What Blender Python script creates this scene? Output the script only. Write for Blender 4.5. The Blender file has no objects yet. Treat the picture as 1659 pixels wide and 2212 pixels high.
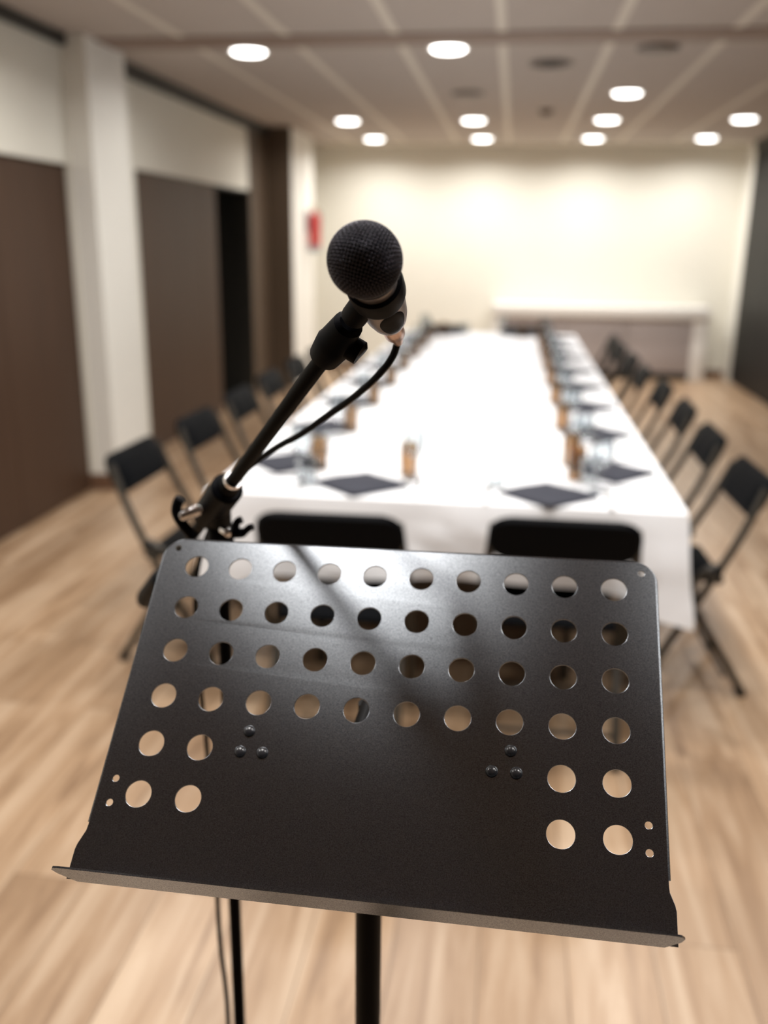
import bpy, bmesh, math, random
from mathutils import Vector, Matrix
random.seed(7)
S = bpy.context.scene
COL = S.collection
PI = math.pi

# ------------------------------------------------------------------ camera, world, exposure, lamps' power
FPX = 1970.0                                   # focal length in pixels of the 1659x2212 frame
cam_d = bpy.data.cameras.new('camera'); cam = bpy.data.objects.new('camera', cam_d); COL.objects.link(cam)
cam_d.sensor_fit = 'VERTICAL'; cam_d.sensor_height = 36.0; cam_d.lens = FPX / 2212 * 36.0
cam_d.clip_start = 0.05; cam_d.clip_end = 60
CX = Vector((0.9906, 0.1362, 0.0115)); CD = Vector((-0.1273, 0.9498, -0.2857))
CX.normalize(); CD = (CD - CX * CD.dot(CX)).normalized(); CU = CX.cross(CD)
cam.matrix_world = Matrix(((CX.x, CU.x, -CD.x, 0), (CX.y, CU.y, -CD.y, 0), (CX.z, CU.z, -CD.z, 1.5), (0, 0, 0, 1)))
cam_d.dof.use_dof = True; cam_d.dof.focus_distance = 0.73
cam_d.dof.aperture_fstop = cam_d.lens / 1000 / 0.0115
S.camera = cam
world = bpy.data.worlds.new('room_air'); S.world = world; world.use_nodes = True
world.node_tree.nodes['Background'].inputs[0].default_value = (1.0, 0.95, 0.9, 1)
world.node_tree.nodes['Background'].inputs[1].default_value = 0.006
S.view_settings.view_transform = 'Standard'; S.view_settings.look = 'None'
S.view_settings.exposure = 0.0; S.view_settings.gamma = 1.0; S.view_settings.use_curve_mapping = False
LAMP_W = 7.5; LAMP_SPREAD = 160; LAMP_COL = (1.0, 0.975, 0.94); WASH_W = 11.5
CEIL = 2.55

# ------------------------------------------------------------------ helpers
def tag(o, label=None, cat=None, group=None, kind=None):
    if label: o['label'] = label
    if cat: o['category'] = cat
    if group: o['group'] = group
    if kind: o['kind'] = kind
    return o

def empty(name, loc=(0, 0, 0), rz=0, label=None, cat=None, group=None):
    o = bpy.data.objects.new(name, None); COL.objects.link(o)
    o.empty_display_size = 0.05
    o.location = loc; o.rotation_euler = (0, 0, rz)
    return tag(o, label, cat, group)

def obj(name, bm, m, parent=None, smooth=True, angle=35):
    bmesh.ops.recalc_face_normals(bm, faces=bm.faces)
    me = bpy.data.meshes.new(name); bm.to_mesh(me); bm.free()
    return obj_me(name, me, m, parent, smooth, angle)

def obj_me(name, me, m, parent=None, smooth=True, angle=35):
    me.materials.clear(); me.materials.append(m)
    if smooth:
        me.polygons.foreach_set('use_smooth', [True] * len(me.polygons))
        me.set_sharp_from_angle(angle=math.radians(angle))
    o = bpy.data.objects.new(name, me); COL.objects.link(o)
    if parent: o.parent = parent
    return o

def struct(name, bm, m, label, smooth=False):
    o = obj(name, bm, m, None, smooth); return tag(o, label, 'room', kind='structure')

def add_box(bm, lo, hi, bevel=0.0, seg=2, mat=None):
    r = bmesh.ops.create_cube(bm, size=1.0); vs = r['verts']
    c = [(lo[i] + hi[i]) / 2 for i in range(3)]; s = [hi[i] - lo[i] for i in range(3)]
    for v in vs: v.co = Vector((v.co.x * s[0] + c[0], v.co.y * s[1] + c[1], v.co.z * s[2] + c[2]))
    if bevel > 0:
        es = {e for v in vs for e in v.link_edges}
        b = bmesh.ops.bevel(bm, geom=list(es), offset=bevel, segments=seg, affect='EDGES', profile=0.5)
        vs = list({v for f in b['faces'] for v in f.verts} | {v for v in vs if v.is_valid})
    if mat is not None:
        for v in vs: v.co = mat @ v.co
    return vs

def bx(lo, hi, bevel=0.0, seg=2):
    bm = bmesh.new(); add_box(bm, lo, hi, bevel, seg); return bm

def add_tube(bm, pts, rad, n=12, cap=True, closed=False):
    pts = [Vector(p) for p in pts]; N = len(pts)
    rads = rad if isinstance(rad, (list, tuple)) else [rad] * N
    tang = []
    for i in range(N):
        a = pts[(i - 1) % N] if (i > 0 or closed) else pts[i]
        b = pts[(i + 1) % N] if (i < N - 1 or closed) else pts[i]
        tang.append((b - a).normalized())
    up = Vector((0, 0, 1)) if abs(tang[0].z) < 0.9 else Vector((0, 1, 0))
    nrm = (up - tang[0] * up.dot(tang[0])).normalized()
    rings = []
    for i in range(N):
        nrm = nrm - tang[i] * nrm.dot(tang[i]); nrm.normalize()
        bi = tang[i].cross(nrm)
        rings.append([bm.verts.new(pts[i] + (nrm * math.cos(2 * PI * k / n) + bi * math.sin(2 * PI * k / n)) * rads[i]) for k in range(n)])
    rng = N if closed else N - 1
    for i in range(rng):
        A, B = rings[i], rings[(i + 1) % N]
        for k in range(n): bm.faces.new((A[k], A[(k + 1) % n], B[(k + 1) % n], B[k]))
    if cap and not closed:
        bm.faces.new(rings[0][::-1]); bm.faces.new(rings[-1])

def tube(pts, rad, n=12, cap=True, closed=False):
    bm = bmesh.new(); add_tube(bm, pts, rad, n, cap, closed); return bm

def smooth_path(pts, sub=8):
    P = [Vector(p) for p in pts]; out = []
    for i in range(len(P) - 1):
        p0 = P[max(i - 1, 0)]; p1 = P[i]; p2 = P[i + 1]; p3 = P[min(i + 2, len(P) - 1)]
        for k in range(sub):
            t = k / sub
            out.append(0.5 * ((2 * p1) + (p2 - p0) * t + (2 * p0 - 5 * p1 + 4 * p2 - p3) * t * t + (3 * p1 - p0 - 3 * p2 + p3) * t ** 3))
    out.append(P[-1]); return out

def add_lathe(bm, prof, n=32, mat=None):
    rings = []
    for r, z in prof:
        if r < 1e-6: rings.append([bm.verts.new((0, 0, z))])
        else: rings.append([bm.verts.new((r * math.cos(2 * PI * k / n), r * math.sin(2 * PI * k / n), z)) for k in range(n)])
    for A, B in zip(rings, rings[1:]):
        for k in range(n):
            a, b = A[k % len(A)], A[(k + 1) % len(A)]; c, d = B[(k + 1) % len(B)], B[k % len(B)]
            f = []
            for v in (a, b, c, d):
                if v not in f: f.append(v)
            if len(f) >= 3: bm.faces.new(f)
    if mat is not None:
        for R in rings:
            for v in R: v.co = mat @ v.co

def lathe(prof, n=32, mat=None):
    bm = bmesh.new(); add_lathe(bm, prof, n, mat); return bm

def frame(origin, z, x=None):
    """matrix whose local z runs along z"""
    z = Vector(z).normalized()
    x = Vector(x) if x is not None else (Vector((1, 0, 0)) if abs(z.x) < 0.9 else Vector((0, 1, 0)))
    x = (x - z * x.dot(z)).normalized(); y = z.cross(x); o = Vector(origin)
    return Matrix(((x.x, y.x, z.x, o.x), (x.y, y.y, z.y, o.y), (x.z, y.z, z.z, o.z), (0, 0, 0, 1)))

def rrect(w, h, r, n=6):
    out = []
    for cx, cy, a0 in ((w / 2 - r, h / 2 - r, 0), (-w / 2 + r, h / 2 - r, PI / 2), (-w / 2 + r, -h / 2 + r, PI), (w / 2 - r, -h / 2 + r, 1.5 * PI)):
        for k in range(n + 1):
            a = a0 + PI / 2 * k / n; out.append((cx + r * math.cos(a), cy + r * math.sin(a)))
    return out

def copy_tree(o, parent=None):
    c = o.copy(); COL.objects.link(c); c.parent = parent
    for ch in list(o.children): copy_tree(ch, c)
    return c

# ------------------------------------------------------------------ materials
def nd(nt, t, **kw):
    n = nt.nodes.new(t)
    for k, v in kw.items(): setattr(n, k, v)
    return n

def mat(name, col, rough=0.5, metal=0.0, spec=0.5, noise=0.0, nscale=20.0, bump=0.0, bscale=200.0, coat=0.0):
    m = bpy.data.materials.new(name); m.use_nodes = True; nt = m.node_tree
    b = nt.nodes['Principled BSDF']
    b.inputs['Base Color'].default_value = (*col, 1); b.inputs['Roughness'].default_value = rough
    b.inputs['Metallic'].default_value = metal; b.inputs['Specular IOR Level'].default_value = spec
    b.inputs['Coat Weight'].default_value = coat
    tc = nd(nt, 'ShaderNodeTexCoord')
    if noise > 0:
        n = nd(nt, 'ShaderNodeTexNoise'); n.inputs['Scale'].default_value = nscale; n.inputs['Detail'].default_value = 5
        mx = nd(nt, 'ShaderNodeMix', data_type='RGBA')
        mx.inputs[6].default_value = (*[c * (1 - noise) for c in col], 1); mx.inputs[7].default_value = (*[min(1, c * (1 + noise)) for c in col], 1)
        nt.links.new(tc.outputs['Object'], n.inputs['Vector']); nt.links.new(n.outputs['Fac'], mx.inputs[0]); nt.links.new(mx.outputs[2], b.inputs['Base Color'])
    if bump > 0:
        n = nd(nt, 'ShaderNodeTexNoise'); n.inputs['Scale'].default_value = bscale; n.inputs['Detail'].default_value = 3
        bp = nd(nt, 'ShaderNodeBump'); bp.inputs['Strength'].default_value = bump; bp.inputs['Distance'].default_value = 0.001
        nt.links.new(tc.outputs['Object'], n.inputs['Vector']); nt.links.new(n.outputs['Fac'], bp.inputs['Height']); nt.links.new(bp.outputs['Normal'], b.inputs['Normal'])
    return m

def thin_glass(name, col, gloss=0.12):
    m = bpy.data.materials.new(name); m.use_nodes = True; nt = m.node_tree
    nt.nodes.remove(nt.nodes['Principled BSDF']); out = nt.nodes['Material Output']
    tr = nd(nt, 'ShaderNodeBsdfTransparent'); tr.inputs[0].default_value = (*col, 1)
    gl = nd(nt, 'ShaderNodeBsdfGlossy'); gl.inputs['Roughness'].default_value = 0.04
    lw = nd(nt, 'ShaderNodeLayerWeight'); lw.inputs[0].default_value = 0.25
    ma = nd(nt, 'ShaderNodeMath', operation='MULTIPLY_ADD'); ma.inputs[1].default_value = 0.7; ma.inputs[2].default_value = gloss * 0.4
    mx = nd(nt, 'ShaderNodeMixShader')
    nt.links.new(lw.outputs['Fresnel'], ma.inputs[0]); nt.links.new(ma.outputs[0], mx.inputs[0])
    nt.links.new(tr.outputs[0], mx.inputs[1]); nt.links.new(gl.outputs[0], mx.inputs[2]); nt.links.new(mx.outputs[0], out.inputs[0])
    return m

def powder_coat(name, col, rough, ior):
    # matt black coat with a satin sheen (fine-grained, short-tailed gloss)
    m = bpy.data.materials.new(name); m.use_nodes = True; nt = m.node_tree; L = nt.links.new
    nt.nodes.remove(nt.nodes['Principled BSDF']); out = nt.nodes['Material Output']
    df = nd(nt, 'ShaderNodeBsdfDiffuse'); df.inputs[0].default_value = (*col, 1)
    gl = nd(nt, 'ShaderNodeBsdfGlossy', distribution='BECKMANN'); gl.inputs['Color'].default_value = (0.88, 0.93, 1.0, 1); gl.inputs['Roughness'].default_value = rough
    tc = nd(nt, 'ShaderNodeTexCoord'); n = nd(nt, 'ShaderNodeTexNoise'); n.inputs['Scale'].default_value = 1100; n.inputs['Detail'].default_value = 2
    L(tc.outputs['Object'], n.inputs['Vector'])
    rp = nd(nt, 'ShaderNodeMapRange'); rp.inputs[1].default_value = 0.3; rp.inputs[2].default_value = 0.7; rp.inputs[3].default_value = 0.6; rp.inputs[4].default_value = 1.4
    fr = nd(nt, 'ShaderNodeFresnel'); fr.inputs[0].default_value = ior; mu = nd(nt, 'ShaderNodeMath', operation='MULTIPLY'); L(fr.outputs[0], mu.inputs[0])
    L(n.outputs['Fac'], rp.inputs[0])
    bp = nd(nt, 'ShaderNodeBump'); bp.inputs['Strength'].default_value = 0.05; bp.inputs['Distance'].default_value = 0.001
    L(n.outputs['Fac'], bp.inputs['Height']); L(bp.outputs[0], gl.inputs['Normal'])
    mx = nd(nt, 'ShaderNodeMixShader'); L(rp.outputs[0], mu.inputs[1]); L(mu.outputs[0], mx.inputs[0]); L(df.outputs[0], mx.inputs[1]); L(gl.outputs[0], mx.inputs[2]); L(mx.outputs[0], out.inputs[0])
    return m

def emit(name, col, s):
    m = bpy.data.materials.new(name); m.use_nodes = True; nt = m.node_tree
    b = nt.nodes['Principled BSDF']; b.inputs['Base Color'].default_value = (0.9, 0.9, 0.9, 1)
    b.inputs['Emission Color'].default_value = (*col, 1); b.inputs['Emission Strength'].default_value = s
    return m

def floor_mat():
    m = bpy.data.materials.new('oak_laminate'); m.use_nodes = True; nt = m.node_tree; L = nt.links.new
    b = nt.nodes['Principled BSDF']; b.inputs['Roughness'].default_value = 0.34; b.inputs['Specular IOR Level'].default_value = 0.5
    tc = nd(nt, 'ShaderNodeTexCoord')
    mp = nd(nt, 'ShaderNodeMapping'); mp.inputs['Rotation'].default_value = (0, 0, PI / 2)
    L(tc.outputs['Object'], mp.inputs['Vector'])
    br = nd(nt, 'ShaderNodeTexBrick'); br.offset = 0.37; br.inputs['Scale'].default_value = 1.0
    br.inputs['Brick Width'].default_value = 1.28; br.inputs['Row Height'].default_value = 0.19
    br.inputs['Mortar Size'].default_value = 0.0012; br.inputs['Mortar Smooth'].default_value = 0.3
    br.inputs['Color1'].default_value = (0.0, 0.0, 0.0, 1); br.inputs['Color2'].default_value = (1, 1, 1, 1); br.inputs['Mortar'].default_value = (0.5, 0.5, 0.5, 1)
    L(mp.outputs[0], br.inputs['Vector'])
    # grain stretched along the plank, shifted per plank
    sc = nd(nt, 'ShaderNodeMapping'); sc.inputs['Scale'].default_value = (0.9, 11.0, 1.0); L(mp.outputs[0], sc.inputs['Vector'])
    sh = nd(nt, 'ShaderNodeVectorMath', operation='ADD'); L(sc.outputs[0], sh.inputs[0])
    cm = nd(nt, 'ShaderNodeVectorMath', operation='SCALE'); cm.inputs['Scale'].default_value = 17.0; L(br.outputs['Color'], cm.inputs[0]); L(cm.outputs[0], sh.inputs[1])
    n1 = nd(nt, 'ShaderNodeTexNoise'); n1.inputs['Scale'].default_value = 1.5; n1.inputs['Detail'].default_value = 7; n1.inputs['Roughness'].default_value = 0.6; n1.inputs['Distortion'].default_value = 0.7
    L(sh.outputs[0], n1.inputs['Vector'])
    rp = nd(nt, 'ShaderNodeValToRGB'); e = rp.color_ramp.elements
    e[0].position = 0.30; e[0].color = FLOOR_DARK; e[1].position = 0.68; e[1].color = FLOOR_LIGHT
    k = e.new(0.47); k.color = FLOOR_MID
    L(n1.outputs['Fac'], rp.inputs['Fac'])
    pv = nd(nt, 'ShaderNodeMix', data_type='RGBA', blend_type='MULTIPLY'); pv.inputs[0].default_value = 1.0
    rv = nd(nt, 'ShaderNodeValToRGB'); rv.color_ramp.elements[0].color = (0.80, 0.77, 0.74, 1); rv.color_ramp.elements[1].color = (1.06, 1.06, 1.06, 1)
    L(br.outputs['Color'], rv.inputs['Fac']); L(rp.outputs[0], pv.inputs[6]); L(rv.outputs[0], pv.inputs[7])
    gm = nd(nt, 'ShaderNodeMix', data_type='RGBA'); gm.inputs[7].default_value = (0.10, 0.06, 0.03, 1)
    L(br.outputs['Fac'], gm.inputs[0]); L(pv.outputs[2], gm.inputs[6]); L(gm.outputs[2], b.inputs['Base Color'])
    bp = nd(nt, 'ShaderNodeBump'); bp.inputs['Strength'].default_value = 0.08; bp.inputs['Distance'].default_value = 0.002
    L(n1.outputs['Fac'], bp.inputs['Height']); L(bp.outputs[0], b.inputs['Normal'])
    return m

FLOOR_DARK = (0.21, 0.125, 0.07, 1); FLOOR_MID = (0.37, 0.243, 0.147, 1); FLOOR_LIGHT = (0.50, 0.37, 0.258, 1)

def door_mat(name, c1, c2):
    m = bpy.data.materials.new(name); m.use_nodes = True; nt = m.node_tree; L = nt.links.new
    b = nt.nodes['Principled BSDF']; b.inputs['Roughness'].default_value = 0.5; b.inputs['Specular IOR Level'].default_value = 0.2
    tc = nd(nt, 'ShaderNodeTexCoord'); mp = nd(nt, 'ShaderNodeMapping'); mp.inputs['Scale'].default_value = (9, 9, 0.7); L(tc.outputs['Object'], mp.inputs[0])
    n = nd(nt, 'ShaderNodeTexNoise'); n.inputs['Scale'].default_value = 2; n.inputs['Detail'].default_value = 6; L(mp.outputs[0], n.inputs['Vector'])
    mx = nd(nt, 'ShaderNodeMix', data_type='RGBA'); mx.inputs[6].default_value = (*c1, 1); mx.inputs[7].default_value = (*c2, 1)
    L(n.outputs['Fac'], mx.inputs[0]); L(mx.outputs[2], b.inputs['Base Color'])
    return m

M = dict(
    wall=mat('cream_paint', (0.73, 0.705, 0.62), 0.7, noise=0.03, nscale=3, bump=0.05, bscale=60),
    pilaster=mat('white_paint', (0.80, 0.78, 0.72), 0.6, noise=0.02, nscale=3, bump=0.03, bscale=60),
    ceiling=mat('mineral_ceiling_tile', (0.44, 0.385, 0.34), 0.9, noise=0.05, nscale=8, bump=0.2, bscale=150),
    grid=mat('ceiling_grid_paint', (0.66, 0.60, 0.51), 0.6, noise=0.02),
    rail=mat('brown_ceiling_rail', (0.24, 0.17, 0.135), 0.6, noise=0.06, nscale=6),
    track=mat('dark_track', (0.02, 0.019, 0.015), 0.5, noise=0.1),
    door=door_mat('dark_brown_door', (0.050, 0.027, 0.016), (0.078, 0.043, 0.026)),
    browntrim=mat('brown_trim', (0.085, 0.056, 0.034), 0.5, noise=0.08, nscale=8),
    partition=door_mat('charcoal_partition', (0.005, 0.005, 0.0055), (0.008, 0.0075, 0.0075)),
    floor=floor_mat(),
    base=mat('brown_baseboard', (0.16, 0.085, 0.05), 0.5, noise=0.1, nscale=15),
    lamp=emit('lamp_diffuser', LAMP_COL, 9.0),
    lampoff=mat('unlit_diffuser', (0.16, 0.13, 0.11), 0.5, noise=0.05),
    white=mat('white_lacquer', (0.78, 0.76, 0.72), 0.4, noise=0.02),
    greige=mat('greige_panel', (0.40, 0.355, 0.345), 0.55, noise=0.04, nscale=5),
    vent=mat('dark_grille', (0.07, 0.06, 0.055), 0.6, noise=0.1),
    cloth=mat('white_cotton', (0.83, 0.84, 0.87), 0.75, spec=0.25, noise=0.015, nscale=12, bump=0.15, bscale=500),
    napkin=mat('slate_napkin', (0.035, 0.037, 0.05), 0.8, spec=0.2, noise=0.1, nscale=60, bump=0.2, bscale=800),
    steel=mat('brushed_steel', (0.6, 0.6, 0.62), 0.25, metal=1.0, noise=0.05, nscale=80),
    glass=thin_glass('clear_glass', (0.93, 0.95, 0.96)),
    amber=thin_glass('amber_glass', (0.79, 0.68, 0.56), 0.1),
    chairpad=mat('black_vinyl', (0.002, 0.0025, 0.0035), 0.55, spec=0.05, noise=0.1, nscale=60, bump=0.08, bscale=300),
    chairframe=mat('dark_bronze_tube', (0.030, 0.025, 0.018), 0.4, metal=0.2, noise=0.08, nscale=30),
    rubber=mat('black_rubber', (0.004, 0.004, 0.0045), 0.65, spec=0.15, noise=0.1, nscale=50),
    plate=powder_coat('black_powder_coat', (0.0015, 0.003, 0.006), 0.335, 2.5),
    polecoat=mat('black_pole_coat', (0.002, 0.002, 0.0025), 0.45, spec=0.08, noise=0.15, nscale=200, bump=0.1, bscale=900),
    rivet=mat('black_rivet', (0.02, 0.02, 0.023), 0.25, spec=0.6, noise=0.1),
    boom=mat('satin_black_tube', (0.0018, 0.0015, 0.0016), 0.45, spec=0.035, noise=0.1, nscale=100),
    plastic=mat('black_plastic', (0.002, 0.002, 0.003), 0.45, spec=0.05, noise=0.1, nscale=80),
    chrome=mat('chrome', (0.8, 0.78, 0.8), 0.18, metal=1.0, noise=0.03),
    grille=mat('black_steel_mesh', (0.065, 0.062, 0.075), 0.2, metal=0.9, noise=0.1, nscale=200),
    foam=mat('black_foam', (0.002, 0.002, 0.002), 0.95, spec=0.05, noise=0.2, nscale=300),
    micbody=mat('gunmetal_paint', (0.34, 0.30, 0.285), 0.38, metal=0.8, noise=0.1, nscale=300, bump=0.05, bscale=900),
    connector=mat('nickel_connector', (0.75, 0.55, 0.48), 0.3, metal=1.0, noise=0.05, nscale=100),
    cable=mat('black_cable_jacket', (0.002, 0.002, 0.002), 0.5, spec=0.08, noise=0.1, nscale=200),
    red=mat('red_enamel', (0.55, 0.05, 0.045), 0.35, noise=0.05),
    bluegrey=mat('blue_grey_plastic', (0.25, 0.30, 0.34), 0.5, noise=0.05),
    brass=mat('brass_valve', (0.5, 0.36, 0.2), 0.35, metal=0.8, noise=0.05),
)

# ------------------------------------------------------------------ the room
XL, XR, YB, YF = -2.49, 2.52, 11.18, -3.0
struct('floor', bx((XL - 0.15, YF - 0.1, -0.08), (XR + 0.15, YB + 0.1, 0.0)), M['floor'], 'light oak laminate floor with planks running towards the back wall')
struct('ceiling', bx((XL - 0.15, YF - 0.1, CEIL), (XR + 0.15, YB + 0.1, CEIL + 0.08)), M['ceiling'], 'beige tiled ceiling with recessed round lamps')
struct('wall_back', bx((XL - 0.15, YB, 0), (XR + 0.15, YB + 0.1, CEIL)), M['wall'], 'cream back wall lit by a row of ceiling lamps')
struct('wall_front', bx((XL - 0.15, YF - 0.1, 0), (XR + 0.15, YF, CEIL)), M['partition'], 'unseen near end wall of the room, made dark to lower reflections')  # unseen wall, coloured dark to deepen the music stand's lower reflection
bm = bmesh.new()                                # left wall with two openings for the dark doors
DOORS = ((3.55, 5.16, 1.885), (6.08, 8.78, 1.93))
ys = [YF]
for a, b, h in DOORS: ys += [a, b]
ys.append(YB)
for i in range(0, len(ys), 2): add_box(bm, (XL - 0.12, ys[i], 0), (XL, ys[i + 1], CEIL))
for a, b, h in DOORS: add_box(bm, (XL - 0.12, a, h), (XL, b, CEIL))
struct('wall_left', bm, M['wall'], 'cream left wall above and between two dark brown doors')
for n, (a, b, h) in enumerate(DOORS):
    bm = bmesh.new()
    mid = (a + b) / 2
    add_box(bm, (XL - 0.075, a, 0.005), (XL - 0.03, mid - 0.002, h), 0.003)
    if n == 0: add_box(bm, (XL - 0.075, mid + 0.002, 0.005), (XL - 0.03, b, h), 0.003)
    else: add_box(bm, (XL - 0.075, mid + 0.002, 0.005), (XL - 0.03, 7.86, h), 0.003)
    struct('door_%d' % (n + 1), bm, M['door'], ('dark brown door in the left wall in front of the first white pilaster', 'dark brown door in the left wall between the two pilasters')[n])
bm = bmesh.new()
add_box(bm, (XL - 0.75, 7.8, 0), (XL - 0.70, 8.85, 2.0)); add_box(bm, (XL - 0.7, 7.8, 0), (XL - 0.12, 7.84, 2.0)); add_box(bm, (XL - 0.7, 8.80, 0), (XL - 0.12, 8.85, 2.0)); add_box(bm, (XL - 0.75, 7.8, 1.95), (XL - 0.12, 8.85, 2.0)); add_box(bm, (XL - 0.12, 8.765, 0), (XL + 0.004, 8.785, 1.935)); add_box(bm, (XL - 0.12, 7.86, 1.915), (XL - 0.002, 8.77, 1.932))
struct('wall_shade_recess', bm, M['track'], 'black recess added for the shade at the further left door')  # black-lined recess added to give the door's far end its shade
bm = bmesh.new()                                # right wall: sliding partition leaves
add_box(bm, (XR, YF, 0), (XR + 0.1, YB, CEIL))
y = YF + 0.1
while y < 10.75:
    add_box(bm, (XR - 0.03, y, 0.03), (XR, min(y + 1.14, 10.8), CEIL - 0.09), 0.004); y += 1.15
struct('wall_right', bm, M['partition'], 'dark charcoal sliding partition along the right side')
struct('trim_1', bx((XR - 0.05, YF, CEIL - 0.09), (XR, 10.8, CEIL), 0.004), M['track'], 'black track above the charcoal partition')
struct('trim_2', bx((XR - 0.03, 10.8, 0), (XR, YB, CEIL)), M['pilaster'], 'white jamb between charcoal partition and back wall')
struct('trim_3', bx((XL - 0.05, 5.17, 0), (-2.356, 5.70, CEIL), 0.004), M['pilaster'], 'white pilaster between the two dark doors')
bm = bmesh.new(); add_box(bm, (XL - 0.1, 9.405, 0), (-2.22, 10.40, CEIL), 0.004)
struct('trim_4', bm, M['pilaster'], 'white pilaster beside the back wall with the fire extinguisher')
bm = bmesh.new(); add_box(bm, (XL - 0.02, 9.385, 0), (-2.222, 9.405, CEIL), 0.002); add_box(bm, (XL - 0.02, 8.78, 0), (XL + 0.012, 9.385, CEIL), 0.002)  # thin brown layer over the near face and the wall before it
struct('trim_5', bm, M['browntrim'], 'brown near face of the far pilaster and wall beside it')
struct('trim_6', bx((-2.356, 5.30, CEIL - 0.012), (XR - 0.05, 5.58, CEIL + 0.01), 0.003), M['rail'], 'brown rail across the ceiling')
struct('trim_7', bx((XL, YF, CEIL - 0.062), (XL + 0.035, 5.165, CEIL), 0.003), M['track'], 'black ceiling track above the nearest left door')
struct('trim_8', bx((XL, 5.705, CEIL - 0.085), (XL + 0.045, 9.38, CEIL), 0.003), M['track'], 'black ceiling track above the further left door')
bm = bmesh.new()
for x in (-1.86, -1.27, -0.683, -0.12, 0.466, 1.06, 1.65):
    for a, b in ((YF, 5.295), (5.585, YB - 0.3)):
        add_box(bm, (x - 0.024, a, CEIL - 0.004), (x + 0.024, b, CEIL + 0.002))
add_box(bm, (-2.2, YB - 0.34, CEIL - 0.004), (XR - 0.06, YB - 0.02, CEIL + 0.002))
struct('trim_9', bm, M['grid'], 'pale ceiling grid bars and border strip')
bm = bmesh.new()
add_box(bm, (XL - 0.04, 5.155, 0), (-2.346, 5.71, 0.1), 0.003)
for a, b in ((5.71, 6.07),): add_box(bm, (XL, a, 0), (XL + 0.012, b, 0.1), 0.003)
struct('baseboard_left', bm, M['base'], 'brown baseboard along the first white pilaster')
struct('baseboard_back', bx((-2.2, YB - 0.014, 0), (XR - 0.03, YB, 0.08), 0.003), M['base'], 'brown baseboard along the back wall')

# ------------------------------------------------------------------ ceiling lamps
def lamp_proto(lit):
    root = empty('ceiling_lamp')
    prof = [(0.100, 0.0), (0.113, -0.002), (0.118, -0.008), (0.108, -0.012), (0.100, -0.010), (0.098, 0.0)]
    obj('bezel', lathe(prof, 40), M['white'] if lit else M['vent'], root)
    obj('diffuser', lathe([(0.0, -0.024), (0.06, -0.023), (0.085, -0.020), (0.095, -0.012), (0.095, 0.0)], 40), M['lamp'] if lit else M['lampoff'], root)
    return root
ON, OFF = lamp_proto(True), lamp_proto(False)
used = {True: False, False: False}
def place_lamp(x, y, lit, label, group=None, watt=None):
    p = ON if lit else OFF
    o = p if not used[lit] else copy_tree(p); used[lit] = True
    o.location = (x, y, CEIL); tag(o, label, 'lamp', group)
    if lit:
        ld = bpy.data.lights.new('lamp_light', 'AREA'); ld.shape = 'DISK'; ld.size = 0.17
        ld.energy = watt or LAMP_W; ld.color = LAMP_COL; ld.spread = math.radians(LAMP_SPREAD)
        lo = bpy.data.objects.new('lamp_light', ld); COL.objects.link(lo); lo.parent = o; lo.location = (0, 0, -0.030)
place_lamp(-1.59, 5.69, True, 'large lit round ceiling lamp beside the brown rail, above the far left door')
place_lamp(-0.426, 5.69, True, 'large lit round ceiling lamp at the middle of the brown rail')
place_lamp(0.753, 7.37, True, 'lit round ceiling lamp standing alone between rail and lamp rows')
for x, w in ((-1.57, 'first from the left door side'), (-0.42, 'second from the left door side'), (0.755, 'third from the left door side'), (1.92, 'last one, by the dark partition')):
    place_lamp(x, 8.9, True, 'lit round lamp in the second row from back wall, ' + w, 'ceiling lamps in the second row')
for x, w in ((-1.55, 'first from the left pilaster'), (-0.395, 'second from the left pilaster'), (0.757, 'third from the left pilaster'), (1.90, 'nearest the dark partition')):
    place_lamp(x, 10.43, True, 'lit round lamp in the row before the back wall, ' + w, 'ceiling lamps along the back wall', WASH_W)
for y in (4.08, 2.47, 0.84):
    for x in (-1.58, -0.42, 0.755, 1.92):
        place_lamp(x, y, True, 'round ceiling lamp over the near half of the room, outside the picture', 'ceiling lamps over the near half of the room')
place_lamp(-0.40, 7.35, False, 'unlit brown round ceiling lamp behind the rail, left of the dark speaker')
place_lamp(0.74, 5.78, False, 'unlit brown round ceiling lamp touching the brown rail')
sp = empty('ceiling_speaker', (0.164, 6.2, CEIL), 0, 'dark round ceiling speaker with a grille, behind the brown rail', 'speaker')
obj('bezel', lathe([(0.105, 0), (0.13, -0.003), (0.135, -0.010), (0.120, -0.014), (0.105, -0.008)], 36), M['lampoff'], sp)
bm = bmesh.new(); add_lathe(bm, [(0.0, -0.011), (0.06, -0.0105), (0.106, -0.007), (0.106, 0)], 36)
for k in range(1, 6): add_tube(bm, [(k * 0.018 * math.cos(a), k * 0.018 * math.sin(a), -0.0115) for a in [2 * PI * j / 28 for j in range(28)]], 0.0015, 5, closed=True)
obj('grille', bm, M['vent'], sp)
sd = empty('smoke_detector', (0.205, 8.32, CEIL), 0, 'small brownish smoke detector on the ceiling between lamp rows', 'detector')
obj('base', lathe([(0.0, 0), (0.062, 0), (0.062, -0.012), (0.055, -0.016), (0.0, -0.016)], 28), M['browntrim'], sd)
obj('sensor_dome', lathe([(0.045, -0.016), (0.043, -0.030), (0.030, -0.040), (0.0, -0.043)], 28), M['browntrim'], sd)

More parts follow.
